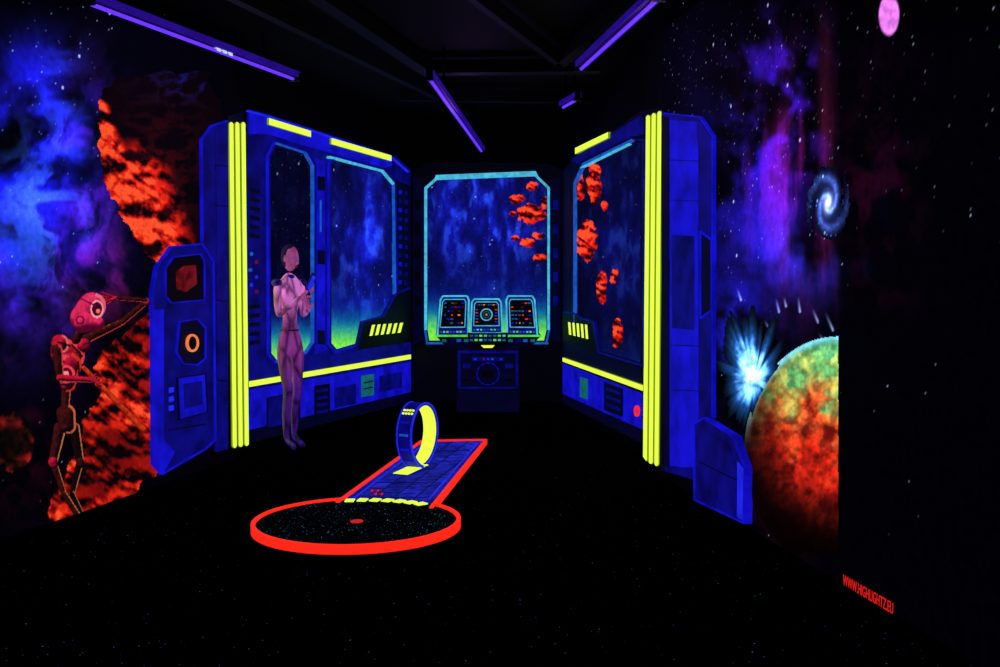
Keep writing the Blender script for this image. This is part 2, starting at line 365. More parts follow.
mural('comet_impact_mural',RM,712,800,0.3,1.95,.007,burst,.016)

# ---------------------------------------------------------------- left spaceship structure
def ring(cx,cy,rx,ry,n=20): return [(cx+rx*math.cos(2*math.pi*i/n),cy+ry*math.sin(2*math.pi*i/n)) for i in range(n)]
b=Build()
b.poly(LM,[(153,292),(158,266),(172,247),(203,244),(214,262),(216,440),(206,449),(163,474),(154,464)],.025,B3)
b.band(LM,[(153,292),(158,266),(172,247),(203,244),(214,262),(216,440),(206,449),(163,474),(154,464)],1.6,.035,B2)
b.poly(LM,[(166,268),(174,257),(201,254),(205,262),(205,300),(172,303),(166,296)],.032,B5)
b.band(LM,[(166,268),(174,257),(201,254),(205,262),(205,300),(172,303),(166,296)],1.3,.04,B2)
b.poly(LM,[(176,272),(184,266),(196,265),(197,284),(186,292),(177,289)],.036,REDD)
b.poly(LM,[(153,310),(164,309),(164,440),(175,452),(163,474),(154,464)],.03,B2)
b.poly(LM,[(180,322),(198,319),(206,328),(206,358),(198,365),(184,364),(177,352)],.032,B4)
b.band(LM,[(180,322),(198,319),(206,328),(206,358),(198,365),(184,364),(177,352)],1.2,.04,B2)
b.band(LM,ring(193,343,5.2,8),1.9,.045,ORG); b.poly(LM,ring(193,343,4,6.5),.04,B5)
b.poly(LM,[(178,378),(206,374),(208,412),(180,420)],.032,B2); b.band(LM,[(178,378),(206,374),(208,412),(180,420)],1.0,.038,B4)
b.poly(LM,[(184,384),(202,381),(203,404),(185,409)],.036,B3)
for i in range(3): b.poly(LM,[(170,388+i*9),(174,387+i*9),(174,392+i*9),(170,393+i*9)],.036,B1)
b.band(LM,[(170,430),(206,424)],1.2,.034,B4,closed=False)
b.poly(LM,[(202,140),(212,126),(228.3,121),(228.3,449),(216,452),(216,262),(203,244)],.02,B3)
b.poly(LM,[(216,128),(228.3,122),(228.3,449),(218,451)],.026,B3)
b.band(LM,[(203,242),(202,140),(212,126),(228,121)],1.6,.03,B2,closed=False)
for y in (165,205,300,380): b.band(LM,[(216,y),(228,y+1.5)],1.2,.03,B4,closed=False)
b.make('spaceship_pillar_panel')
def bars(name,W,base,xs,slx,y0,y1,arch):
    b=Build(); b.poly(W,base,.006,B5)
    for x,yt,yb in xs:
        n=6; h=2.05
        top=[(x-h+2*h*i/n, y0+yt-arch*math.sin(math.pi*i/n)) for i in range(n+1)]; bot=[(x+h-2*h*i/n+slx, y1+yb+arch*math.sin(math.pi*i/n)) for i in range(n+1)]
        b.poly(W,top+bot,.018,LIME,0,LIMED)
    b.make(name)
bars('neon_light_strip',LS,[(228,116),(247,110),(247,447),(228,450)],[(231.4,0,0),(237.4,0,-1),(243.4,0,-2)],3.4,124,446,2)
bars('neon_light_strip.001',RS,[(643,110),(663,108),(663,470),(641,462)],[(648,2,-2),(653.7,0,0),(659.4,-2,2)],-3,115,462,2)

# window panes (painted space views) ------------------------------
def space(seed,glow_y,ax=[],cyx=None,bright=1.0,cut=None,top=(20,28,200),gy=1.0):
    def fn(X,Y,U,V):
        c=np.zeros(X.shape+(3,))+np.array([2,2,22.])
        n=fbm(X/16,Y/50,seed,4); n2=fbm(X/7+n*2,Y/18,seed+3,4)
        k=(.35+.65*ss(.3,.7,n*.5+n2*.5))*bright
        k=k*(blob(X,Y,*cyx) if cyx else 1)
        c+=col(k,top)+col(k*ss(.5,.75,n2),[20,50,50])
        g3=ss(glow_y-70,glow_y,Y); c+=col(g3*.8,[6,30,110])
        g2=ss(glow_y-34,glow_y,Y+5*(n2-.5)); c=mix(c,np.array([16,150,170.]),g2*.85)
        g=ss(glow_y-16,glow_y+14,Y+5*(n2-.5)); c=mix(c,np.array([125,235,70.]),g)
        c+=stars(X,Y,U,V,110,seed,140)*(1-g2)[...,None]
        for (x,y,rx,ry) in ax:
            Xw,Yw=warp(X,Y,seed+int(x),min(rx,ry)*.6,6); m=np.hypot((Xw-x)/rx,(Yw-y)/ry)<1.05
            l=1.0-.5*np.clip(((X-x)/rx+(Y-y)/ry)*.6,-.5,1)
            c=np.where(m[...,None],rock(X,Y,seed+9,11,l*1.08,.10)+np.array([20,0,0]),c)
        return c,(inpoly(X,Y,cut) if cut else None)
    return fn
w1=[(268,156),(275,142),(306,152),(314,165),(314,343),(306,354),(276,363),(269,354)]
w2=[(329,164),(336,157),(383,171),(394,184),(396,298),(392,330),(384,338),(336,352),(329,344)]
w3=[(425,188),(437,178),(534,174),(549,188),(549,330),(546,343),(427,343),(425,330)]
w4=[(574,182),(583,163),(632,139),(643,140),(643,366),(600,353),(576,340),(573,330)]
def grow(p,k):
    cx=sum(q[0] for q in p)/len(p);cy=sum(q[1] for q in p)/len(p); return [(cx+(x-cx)*k,cy+(y-cy)*k) for x,y in p]
def frame(b,W,pts,mA,mB):
    b.band(W,pts,5,.03,mB); b.band(W,pts,1.8,.045,mA)
b=Build()
b.poly(LA,[(247.5,109),(268,114),(396,156),(411,170),(411,402),(247.5,442)],.010,B3)
b.poly(LA,[(249,112),(268,116),(392,157),(392,166),(384,168),(306,146),(268,134),(249,134)],.014,B2)
b.poly(LA,[(315,158),(328,162),(328,350),(315,354)],.016,B2)
b.poly(LA,[(249,140),(266,144),(266,372),(249,377)],.016,B3)
b.poly(LA,[(249,390),(411,362),(411,398),(249,438)],.014,B2)
b.poly(LA,[(249,430),(411,392),(411,402),(249,443)],.018,B4)
b.band(LA,[(249,111),(268,116),(392,157),(409,172)],1.4,.03,B1,closed=False)
b.poly(LA,[(269,118),(311,131),(311,137),(269,124.5)],.035,LIME,0,LIMED)
b.poly(LA,[(331.5,138),(391.5,155.5),(391.5,161),(331.5,144)],.035,LIME,0,LIMED)
b.poly(LA,[(249,381.5),(411,354.5),(411,359),(249,387)],.035,LIME,0,LIMED)
for i in range(6): b.rect(LA,250,188+i*9,260,192+i*9,.022,B4,.2)
for i in range(5): b.rect(LA,250,305+i*9,260,309+i*9,.022,B4,-.1)
for (x,y,m) in [(252,254,CYD),(257,262,REDD),(251,270,CYD),(257,277,B1),(252,285,B1),(257,292,REDD)]: b.poly(LA,ring(x,y,1.3,2.0,10),.026,m)
for (x,y) in [(318,176),(318,250),(318,330)]: b.rect(LA,x,y,x+7,y+14,.022,B4,.1)
b.band(LA,[(321,200),(321,232)],1.2,.024,CYD,closed=False)
b.rect(LA,315,386,330,418,.024,B4,-.17); 
for i in range(4): b.rect(LA,317,390+i*7,328,393+i*7,.028,B3,-.17)
b.rect(LA,362,376,374,397,.024,TEAL,-.17); b.band(LA,[(364,383),(373,381)],1.2,.03,B4,closed=False); b.band(LA,[(364,389),(373,387)],1.2,.03,B4,closed=False)
b.rect(LA,268,398,300,428,.02,B3,-.2); b.band(LA,[(268,398),(300,392),(300,421),(268,428)],.9,.024,B4)
b.rect(LA,335,388,356,408,.02,B3,-.2); b.rect(LA,380,376,402,392,.02,B3,-.2)
b.poly(LA,[(397,180),(411,186),(411,290),(397,296)],.02,B4)
for y in range(190,286,9): b.rect(LA,399,y,402,y+4,.026,B3 if y%2 else B2,.1); b.rect(LA,405,y+1,408,y+5,.026,B3,.1)
frame(b,LA,w1,B2,B3); frame(b,LA,w2,B2,B3)
b.band(LA,[(276,143),(306,153),(313.5,166),(313.5,342),(306,353),(276,362)],1.3,.05,CYD,closed=False)
b.band(LA,[(330,157),(383,171),(394,184)],2.2,.05,CY,closed=False); b.band(LA,[(394,184),(395.5,296)],1.5,.05,CYD,closed=False)
b.poly(LA,[(357,350),(363,322),(384,316),(396,294),(411,288),(411,342)],.05,B5); b.band(LA,[(357,350),(363,322),(384,316),(396,294),(411,288)],1.4,.055,B3,closed=False)
for i in range(6): 
    x=372+i*5.6; b.poly(LA,[(x,325-i*.4),(x+3.2,324.6-i*.4),(x+.6,335.5-i*.6),(x-2.6,336-i*.6)],.06,LIME,.05,B4)
b.make('spaceship_window_panel')
mural('window_1',LA,267,315,.7,2.95,.011,space(301,346,bright=.10,cut=grow(w1,1.01)),.022)
mural('window_2',LA,328,397,.7,2.95,.011,space(311,335,bright=1.0,cyx=(372,235,44,85),cut=grow(w2,1.01)),.022)

# back wall
b=Build()
b.poly(BK,[(411.5,172),(425,163),(548,163),(562,170),(562,402),(411.5,400)],.01,B5)
b.poly(BK,[(413,345),(562,345),(562,398),(413,396)],.016,B5)
b.poly(BK,[(413,176),(423,180),(423,340),(413,345)],.016,B4)
b.poly(BK,[(551,180),(560,176),(560,345),(551,340)],.016,B4)
for y in range(200,320,24): b.rect(BK,415,y,420,y+10,.02,B5); b.rect(BK,553,y,558,y+10,.02,B3)
frame(b,BK,w3,CYD,B4)
b.band(BK,[(425.5,330),(425.5,188),(437,178),(534,174),(548.5,188),(548.5,330)],2.4,.05,CY,closed=False)
b.poly(BK,[(436,175),(535,171),(538,176),(434,180)],.055,CY)
b.band(BK,[(426,343.5),(548,343.5)],1.6,.05,CYD,closed=False)
b.make('spaceship_front_window_panel')
mural('window_3',BK,424,550,.65,2.98,.009,space(325,324,ax=[(517,199,8,4.5),(533,214,14,8.5),(545,203,4,6),(515,238,4,3),(527,243,7,5),(539,258,6,4),(539,236,6,3.5),(513,214,4,2.5),(533,186,6,4)],bright=1.0,cyx=(482,215,75,72),cut=grow(w3,1.0)),.022)

# right alcove
b=Build()
b.poly(RA,[(562.5,172),(574,158),(640,112),(643,110),(643,440),(562.5,402)],.010,B4)
b.poly(RA,[(570,160),(640,116),(643,118),(643,134),(632,137),(578,164)],.014,B3)
b.poly(RA,[(575,148),(608,132),(608,138),(575,154)],.035,LIME,0,LIMED)
b.poly(RA,[(562.5,357.5),(643,385.5),(643,391),(562.5,361.5)],.035,LIME,0,LIMED)
b.poly(RA,[(562.5,363),(643,394),(643,436),(562.5,398)],.014,B2)
b.poly(RA,[(562.5,394),(643,430),(643,444),(562.5,403)],.018,B4)
b.poly(RA,[(564,176),(571,172),(571,340),(564,345)],.016,B4)
b.rect(RA,580,377,587,397,.024,TEAL,.35); b.rect(RA,604,382,622,410,.024,B4,.38)
for i in range(3): b.rect(RA,606,387+i*8,620,390+i*8,.028,B3,.38)
b.band(RA,ring(636,411,1.8,5),1.0,.03,RED)
frame(b,RA,w4,B3,B5)
b.band(RA,[(575,182),(583,164),(632,140)],2.2,.05,CYD,closed=False); b.band(RA,[(580,168),(628,144)],1.2,.055,CY,closed=False)
b.band(RA,[(574,182),(574,325)],1.4,.05,CYD,closed=False)
b.poly(RA,[(562.5,312),(573,313),(580,318),(593,322),(598,352),(562.5,340)],.05,B5); b.band(RA,[(563,312),(573,313),(580,318),(593,322),(598,352)],1.2,.055,B3,closed=False)
for i in range(5): x=568+i*4.2; b.poly(RA,[(x,322+i*.6),(x+2.4,322.4+i*.6),(x+3.4,335+i),(x+1,334.6+i)],.06,LIME,.05,B4)
b.make('spaceship_window_panel.001')
mural('window_4',RA,573,644,.7,3.05,.009,space(341,392,ax=[(580,186,5,14),(594,182,7,22),(587,241,10,20),(602,287,5,16),(614,276,4,8),(617,333,5,14),(604,206,3,5)],bright=.45,cyx=(622,230,40,110),cut=grow(w4,1.0)),.022)

# right pillar
b=Build()
P1=[(661.3,113),(699,117),(712,136),(712,415),(700,470),(694,480),(661.3,470)]
b.poly(RM,P1,.02,B3)
b.poly(RM,[(661.3,116),(668,117),(668,468),(661.3,466)],.026,B4)
b.poly(RM,[(670,120),(698,122),(698,468),(670,466)],.024,B2)
b.poly(RM,[(699,119),(711,138),(711,420),(699,470)],.026,B3)
b.band(RM,[(661.3,113),(699,117),(712,136),(712,418)],1.3,.03,B2,closed=False)
b.poly(RM,[(700,232),(711,240),(711,310),(700,318)],.034,B4)
b.band(RM,[(700,232),(711,240),(711,310),(700,318)],1,.04,B2)
for y in (160,200,345,390): b.band(RM,[(669,y),(698,y+1)],1,.03,B3,closed=False)
b.poly(RM,[(672,235),(694,236),(694,330),(672,328)],.026,B3)
P2=[(693,424),(703,418),(733,437),(744,468),(743,523),(694,500)]
b.poly(RM,P2,.05,B3); b.band(RM,P2,1.3,.06,B2)
b.poly(RM,[(699,434),(704,430),(728,446),(736,470),(735,500),(699,486)],.058,B3)
b.poly(RM,[(737,462),(743,470),(742,520),(737,517)],.058,B1)
b.band(RM,[(699,462),(736,480)],1,.064,B4,closed=False)
b.make('spaceship_pillar_panel.001')

# credit lettering on the right wall
cu=bpy.data.curves.new('lettering','FONT'); cu.body='WWW.HIGHLIGHTZ.EU'; cu.extrude=.001; cu.size=.1
to=bpy.data.objects.new('wall_lettering',cu); sc.collection.objects.link(to); cu.materials.append(REDT)
bpy.context.view_layer.update(); wd=to.dimensions.x; hd=max(to.dimensions.y,.05)
ua,_=RM.uv(843,585,.012); ub,_=RM.uv(893,612,.012)
sx=(ub-ua)/wd; sy=.052/hd
p=RM.pt(ua,.02,.012); D3=Vector((RM.D[0],RM.D[1],0)); N3=Vector((RM.N[0],RM.N[1],0))
M=Matrix.Identity(4); M.col[0][:3]=D3*sx; M.col[1][:3]=(0,0,sy); M.col[2][:3]=N3; M.col[3][:3]=p
to.matrix_world=M

# ---------------------------------------------------------------- control console (real piece)
by=min(BK.A[1],BK.B[1]); d0=by-.60; s_=d0/1000
def cx_(px): return (px-500)*s_
def cz_(py): return EYE-(py-285)*s_
con=empty('control_console',(cx_(488),d0,0))
b=Build()
w=cx_(520)-cx_(457)
b.box((0,.2,cz_(347)/2),(w,.4,cz_(347)),B4)
b.box((0,-.01,cz_(352)),(w*.96,.02,.03),B3); b.box((0,-.01,cz_(388)),(w*.96,.02,.02),B3)
for x in (-.34,.34): b.box((x,-.01,cz_(370)),(.03,.02,.42),B3)
b.box((0,-.012,cz_(359)),(.38,.02,.05),B3)
for i in range(7): b.box((-.15+i*.05,-.025,cz_(359)),(.025,.02,.02),[B1,B3,REDD,B1,CYD,B3,B1][i])
for i in range(24):
    a=2*math.pi*i/24; b.box((.13*math.cos(a),-.015,cz_(374)+.13*math.sin(a)),(.036,.02,.010),B3 if i%2 else B2,Matrix.Rotation(-a-math.pi/2,3,'Y'))
b.box((0,-.015,cz_(374)),(.12,.02,.08),B5)
for sx_ in (-1,1):
    b.box((sx_*.25,-.015,cz_(366)),(.09,.02,.05),B3); b.box((sx_*.25,-.015,cz_(380)),(.09,.02,.03),B5)
b.make('pedestal',con)
b=Build()
zt=cz_(335);zb=cz_(347); L=cx_(436)-cx_(488); R=cx_(541)-cx_(488)
b.prism([(L+.12,-.02,zb),(R-.12,-.02,zb),(R-.12,.42,zb),(L+.12,.42,zb)],[(L,-.10,zt),(R,-.10,zt),(R,.42,zt),(L,.42,zt)],B4)
b.box(((L+R)/2,-.105,zt-.005),(R-L,.02,.022),GRN)
for i in range(13): b.box((L+.1+i*(R-L-.2)/12,-.10,zt-.06),(.05,.02,.03),[TEAL,B3,CYD][i%3],Matrix.Rotation(0.15,3,'X'))
b.prism([(-.2,-.16,zb-.01),(.2,-.16,zb-.01),(.2,0,zb-.01),(-.2,0,zb-.01)],[(-.24,-.16,zt+.03),(.24,-.16,zt+.03),(.24,0,zt+.03),(-.24,0,zt+.03)],B5)
for r in range(2):
    for i in range(8): b.box((-.19+i*.054,-.165,zt-.0-r*.05),(.036,.02,.022),[TEAL,CYD,GRN,CY][(i+r)%4])
b.prism([(-.05,-.17,zb+.0),(.05,-.17,zb+.0),(.05,-.1,zb),(-.05,-.1,zb)],[(-.08,-.175,zb+.03),(.08,-.175,zb+.03),(.08,-.1,zb+.03),(-.08,-.1,zb+.03)],LIME)
b.make('desk',con)
def monitor(name,px0,px1,py0,py1,yaw,kind,seed,taper):
    r=random.Random(seed); W_=(px1-px0)*s_/max(math.cos(yaw),.5); H=(py1-py0)*s_; cxx=cx_((px0+px1)/2)-cx_(488); zc=cz_((py0+py1)/2)
    b=Build(); Rm=Matrix.Rotation(yaw,3,'Z')@Matrix.Rotation(-.12,3,'X'); c0=Vector((cxx,-.04 if kind=='c' else .02,zc))
    def q(x,y,z): return c0+Rm@Vector((x,y,z))
    def pl(pts,y0,y1,m): b.prism([q(x,y0,z) for x,z in pts],[q(x,y1,z) for x,z in pts],m)
    w_,h=W_/2,H/2
    out=[(-w_,-h),(w_,-h),(w_*.94,h*.80),(w_*.80,h),(-w_*.80,h),(-w_*.94,h*.80)]
    out=[(x-(0.26*w_*(z+h)/(2*h)*taper),z) for x,z in out]
    pl(out,.12,0,B3)
    for i in range(len(out)):
        a=Vector((out[i][0],0,out[i][1]));c=Vector((out[(i+1)%6][0],0,out[(i+1)%6][1])); mm=(a+c)/2; ln=(c-a).length; an=math.atan2(c.z-a.z,c.x-a.x)
        b.box(q(mm.x,-.006,mm.z),(ln,.02,.018),CY,Rm@Matrix.Rotation(-an,3,'Y'))
    inn=[(x*.82,z*.70+h*.13) for x,z in out]
    pl(inn,0,-.008,B5)
    for i in range(6):
        a=Vector((inn[i][0],0,inn[i][1]));c=Vector((inn[(i+1)%6][0],0,inn[(i+1)%6][1])); mm=(a+c)/2; an=math.atan2(c.z-a.z,c.x-a.x)
        b.box(q(mm.x,-.010,mm.z),((c-a).length,.01,.010),CY,Rm@Matrix.Rotation(-an,3,'Y'))
    if kind=='c':
        for i in range(28):
            a=2*math.pi*i/28; R_=w_*.36; b.box(q(R_*math.cos(a),-.014,h*.08+R_*math.sin(a)),(.034,.01,.012),CY,Rm@Matrix.Rotation(-a-math.pi/2,3,'Y'))
            if i%2: b.box(q(R_*.55*math.cos(a),-.014,h*.08+R_*.55*math.sin(a)),(.018,.01,.008),TEAL,Rm)
        b.box(q(0,-.016,h*.08),(.02,.01,.02),ORG,Rm)
        for i in range(9): b.box(q(-w_*.62+i*w_*.155,-.014,h*.66),(.02,.01,.012),[REDD,CYD,TEAL,ORG][i%4],Rm)
        for sx_ in(-1,1):
            for i in range(5): b.box(q(sx_*w_*.62,-.014,-h*.35+i*h*.18),(.03,.01,.010),[CYD,B1,RED][(i+sx_)%3],Rm)
    else:
        for i in range(6):
            for j in range(6):
                z_=h*(-.36+j*.2)
                if r.random()<.7: b.box(q((-.58+i*.23)*w_-(.24*w_*(z_+h)/(2*h)*taper),-.014,z_),(w_*.16*r.uniform(.4,1.2),.01,h*.06),r.choice([RED,CYD,CYD,TEAL,B1,ORG,TEAL,REDD,B2]),Rm)
    for i in range(8): b.box(q((-.78+i*.22)*w_,-.01,-h*.80),(w_*.13,.012,h*.08),[TEAL,CY,GRN,CYD][i%4],Rm)
    b.make(name,con)
monitor('monitor_center',471,502,299,333,0,'c',1,0)
monitor('monitor_port',437,467,296,336,.22,'s',2,-.8)
monitor('monitor_starboard',508,538,296,336,-.22,'s',5,.8)

# ---------------------------------------------------------------- minigolf lane
course=empty('minigolf_course')
def lane_mat():
    m=bpy.data.materials.new('blue_panel_felt'); m.use_nodes=True; nt=m.node_tree; bs=nt.nodes['Principled BSDF']
    tc=nt.nodes.new('ShaderNodeTexCoord'); br=nt.nodes.new('ShaderNodeTexBrick'); br.inputs['Scale'].default_value=1.7; br.inputs['Mortar Size'].default_value=.012
    mp=nt.nodes.new('ShaderNodeMapping'); mp.inputs['Rotation'].default_value=(0,0,math.radians(-80))
    nt.links.new(tc.outputs['Object'],mp.inputs[0]); nt.links.new(mp.outputs[0],br.inputs['Vector'])
    br.inputs['Color1'].default_value=(*lin((28,34,175)),1); br.inputs['Color2'].default_value=(*lin((19,24,130)),1); br.inputs['Mortar'].default_value=(*lin((6,10,60)),1)
    no=nt.nodes.new('ShaderNodeTexNoise'); no.inputs['Scale'].default_value=18; no.inputs['Detail'].default_value=8; mr=nt.nodes.new('ShaderNodeMapRange'); mr.inputs[1].default_value=.35; mr.inputs[2].default_value=.65; mr.inputs[3].default_value=.4; mr.inputs[4].default_value=1.4
    nt.links.new(tc.outputs['Object'],no.inputs['Vector']); nt.links.new(no.outputs['Fac'],mr.inputs[0])
    nt.links.new(br.outputs['Color'],bs.inputs['Emission Color']); nt.links.new(mr.outputs[0],bs.inputs['Emission Strength']); bs.inputs['Base Color'].default_value=(.004,.006,.03,1); bs.inputs['Roughness'].default_value=.9; bs.inputs['Specular IOR Level'].default_value=.05
    return m
z0=.035
NL=f(331,508,z0);NR=f(431,509,z0);FR=f(486,440.5,z0);FL=f(422,441.5,z0)
DC=np.array([(355.3-500)*.00612,6.14]); DR=.622
b=Build(); P_=[NL,NR,FR,FL]; b.prism([(p[0],p[1],0.0) for p in P_],[(p[0],p[1],z0) for p in P_],lane_mat(),B5); b.make('lane_deck',course)
def rail(b,A,B_,w,z,m):
    A=Vector((A[0],A[1],0));B_=Vector((B_[0],B_[1],0)); d=(B_-A).normalized(); n=Vector((-d.y,d.x,0))*w/2
    q=[A-n,B_-n,B_+n,A+n]; b.prism([(p.x,p.y,0) for p in q],[(p.x,p.y,z) for p in q],m)
def lerp(a,b_,t): return a+(b_-a)*t
b=Build(); rail(b,lerp(NL,FL,.05),FL,.026,.05,RED); rail(b,lerp(NR,FR,.0),FR,.026,.05,RED); rail(b,FL,FR,.026,.05,RED); b.make('lane_rails',course,.003)
b=Build(); N=72
DISC=speckle('dark_starry_felt',((40,170,180),(50,100,190)),(3,4,9),60,.2,1.4)
cir=[(DC[0]+DR*math.cos(2*math.pi*i/N),DC[1]+DR*math.sin(2*math.pi*i/N)) for i in range(N)]
b.prism([(x,y,0) for x,y in cir],[(x,y,z0+.004) for x,y in cir],DISC,B5)
hc=(DC[0]+.0,DC[1]-.02); b.prism([(hc[0]+.04*math.cos(t*math.pi/12),hc[1]+.045*math.sin(t*math.pi/12),z0) for t in range(24)],[(hc[0]+.04*math.cos(t*math.pi/12),hc[1]+.045*math.sin(t*math.pi/12),z0+.008) for t in range(24)],glow('red_spot',(190,36,28),1,.2))
b.make('round_green',course)
b=Build(); a0=math.radians(108); a1=math.radians(45+360); n=90; 
for i in range(n):
    t0=a0+(a1-a0)*i/n;t1=a0+(a1-a0)*(i+1)/n; r0,r1=DR-.006,DR+.020
    q=[(r0,t0),(r1,t0),(r1,t1),(r0,t1)]; q=[(DC[0]+r*math.cos(t),DC[1]+r*math.sin(t)) for r,t in q]
    b.prism([(x,y,0.0) for x,y in q],[(x,y,.054) for x,y in q],RED)
b.make('round_rail',course)
b=Build(); dirL=(FL-NL)[:2]/np.linalg.norm((FL-NL)[:2])
for i in range(7):
    t=math.radians(103-i*8.4); r=DR-.035; c=np.array([DC[0]+r*math.cos(t),DC[1]+r*math.sin(t)]); b.box((c[0],c[1],z0+.008),(.060,.075,.008),LIME,Matrix.Rotation(t-math.pi/2-.25,3,'Z'))
for i in range(4):
    for j in range(2):
        p=f(372+i*3.0+j*.8,491+j*3.6,z0); b.box((p[0],p[1],z0+.004),(.012,.045,.006),REDD if (i+j)%2 else REDT)
b.make('lane_markings',course)
b=Build()
for t in (.12,.3,.62,.8):
    A_=lerp(NL,FL,t);B_=lerp(NR,FR,t); a=lerp(A_,B_,.12);c=lerp(A_,B_,.88); d=(c-a)[:2]; b.box(((a[0]+c[0])/2,(a[1]+c[1])/2,z0+.002),(np.linalg.norm(d),.014,.005),B3,Matrix.Rotation(math.atan2(d[1],d[0]),3,'Z'))
for s2 in (.1,.9):
    a=lerp(lerp(NL,FL,.1),lerp(NR,FR,.1),s2);c=lerp(lerp(NL,FL,.95),lerp(NR,FR,.95),s2);d=(c-a)[:2]; b.box(((a[0]+c[0])/2,(a[1]+c[1])/2,z0+.002),(np.linalg.norm(d),.012,.005),B1,Matrix.Rotation(math.atan2(d[1],d[0]),3,'Z'))
b.make('lane_panel_lines',course)

# loop obstacle: an open hoop of track, lime running surface inside, dark blue shell outside
lc=f(418,468,z0); R_=.262; T=.022; BW=.125
lp=empty('minigolf_loop',(lc[0],lc[1],z0+.004)); lp.rotation_euler=(0,0,math.atan2(dirL[1],dirL[0])-math.radians(17)-math.pi/2)
skew=.035
# t=0 foot, t in (pi,2pi) is the camera-side half; the track drifts sideways so entry and exit pass each other
def q(t,r,x): return (x+skew*(t/math.pi-1), r*math.sin(t)*.96, R_-r*math.cos(t))
b=Build(); n=64
for i in range(n):
    t0=2*math.pi*i/n;t1=2*math.pi*(i+1)/n
    b.prism([q(t0,R_,-BW/2),q(t0,R_,BW/2),q(t1,R_,BW/2),q(t1,R_,-BW/2)],[q(t0,R_-T,-BW/2),q(t0,R_-T,BW/2),q(t1,R_-T,BW/2),q(t1,R_-T,-BW/2)],B3,B3)
    r2=R_-T-.004
    b.prism([q(t0,R_-T,-BW/2+.004),q(t0,R_-T,BW/2-.004),q(t1,R_-T,BW/2-.004),q(t1,R_-T,-BW/2+.004)],[q(t0,r2,-BW/2+.004),q(t0,r2,BW/2-.004),q(t1,r2,BW/2-.004),q(t1,r2,-BW/2+.004)],LIME)
b.make('loop_ring',lp)
b=Build()
for i in range(40):
    t0=2*math.pi*i/40; t1=t0+math.pi/20
    for x in (-BW/2,BW/2):
        b.prism([q(t0,R_+.004,x-.006),q(t0,R_+.004,x+.006),q(t1,R_+.004,x+.006),q(t1,R_+.004,x-.006)],[q(t0,R_-.010,x-.006),q(t0,R_-.010,x+.006),q(t1,R_-.010,x+.006),q(t1,R_-.010,x-.006)],B1)
for r in range(2):
    for i in range(4):
        t=math.pi*1.2+r*.13; c=q(t,R_+.004,-.04+i*.026); b.box(c,(.016,.014,.012),LIME,Matrix.Rotation(-(t-math.pi*1.5),3,'X'))
for t,m in ((1.34,B2),(1.46,CYD),(1.60,B2),(1.74,B2)):
    c=q(math.pi*t,R_+.003,0); b.box(c,(BW*.6,.008,.016),m,Matrix.Rotation(-(math.pi*t-math.pi*1.5),3,'X'))
b.make('loop_markings',lp)
b=Build()
b.prism([(-.05,-.34,0),(.11,-.34,0),(.11,.0,0),(-.05,.0,0)],[(-.045,-.335,.005),(.105,-.335,.005),(.105,-.0,.026),(-.045,-.0,.026)],B3)
b.prism([(-.035,-.33,.004),(.095,-.33,.004),(.095,.0,.026),(-.035,.0,.026)],[(-.035,-.33,.009),(.095,-.33,.009),(.095,.0,.031),(-.035,.0,.031)],LIME)
b.make('loop_ramp',lp)

# ---------------------------------------------------------------- UV lamps
VIO=glow('uv_tube_glow',(92,44,250),1.6,0.1); VIOD=glow('uv_housing_glow',(36,10,130),1.0,0.3)
DH=dark('lamp_housing',(8,8,10),.5)
def lamp(name,a,bb,z,w=.09,hot=True):
    def up(px,py):
        r=ray(px,py); t=(z-EYE)/r[2]; return C+r*t
    A=Vector(up(*a));B_=Vector(up(*bb)); mid=(A+B_)/2; d=(B_-A); L=d.length; ang=math.atan2(d.y,d.x)
    e=empty(name,mid); e.rotation_euler=(0,0,ang)
    b=Build(); b.box((0,0,.05),(L,w,.06),DH); b.box((0,w*.5,.04),(L,.008,.05),VIOD); b.box((0,-w*.5,.04),(L,.008,.05),VIOD)
    for s2 in(-1,1): b.box((s2*(L/2-.02),0,.02),(.04,w*1.1,.07),DH)
    for s2 in(-.6,.6): b.box((s2*L/2,0,(HC-z)/2+.04),(.02,.02,HC-z-.08),DH)
    b.make('housing',e)
    me=bpy.data.meshes.new('tube'); bm=bmesh.new(); bmesh.ops.create_cone(bm,cap_ends=True,segments=14,radius1=.013,radius2=.013,depth=L*.96,matrix=Matrix.Rotation(math.pi/2,4,'Y')); bm.to_mesh(me); bm.free(); me.materials.append(VIO); obj('tube',me,e)
    if hot:
        b=Build()
        for s2 in (.05,.08,.11): b.box((s2*L,0,.012),(.05,.03,.03),WHT)  # small white emissive spots along the tube
        b.make('tube_white_spots',e)
    return e
lamp('uv_tube_lamp',(85,2),(296,80),3.3)
lamp('uv_tube_lamp',(429,78),(482,152),3.15,.06,False)
lamp('uv_tube_lamp',(580,70),(659,-2),3.3,.09,False)
lamp('uv_tube_lamp',(562,108),(578,99),3.3,.06,False)
for (x,y,z) in [(-1.9,7.0,3.0),(-.4,9.8,2.95),(.9,7.0,3.0)]:
    l=bpy.data.lights.new('uv_lamp_light','POINT'); l.energy=7; l.color=(.5,.2,1); l.shadow_soft_size=.15; o=bpy.data.objects.new('uv_lamp_light',l); sc.collection.objects.link(o); o.location=(x,y,z)
bm_=dark('ceiling_beam_paint',(12,12,15),.6)
b=Build()
for (a,c,w) in [((300,-20),(430,70),.12),((210,-20),(470,110),.08),((560,60),(700,-60),.1),((430,68),(600,66),.14),((400,95),(600,98),.1),((470,-10),(560,60),.06)]:
    A=C+ray(*a)*((3.5-EYE)/ray(*a)[2]);B_=C+ray(*c)*((3.5-EYE)/ray(*c)[2]); d=B_-A
    b.box(tuple((A+B_)/2),(np.linalg.norm(d),w,.12),bm_,Matrix.Rotation(math.atan2(d[1],d[0]),3,'Z'))
b.make('ceiling_beams')

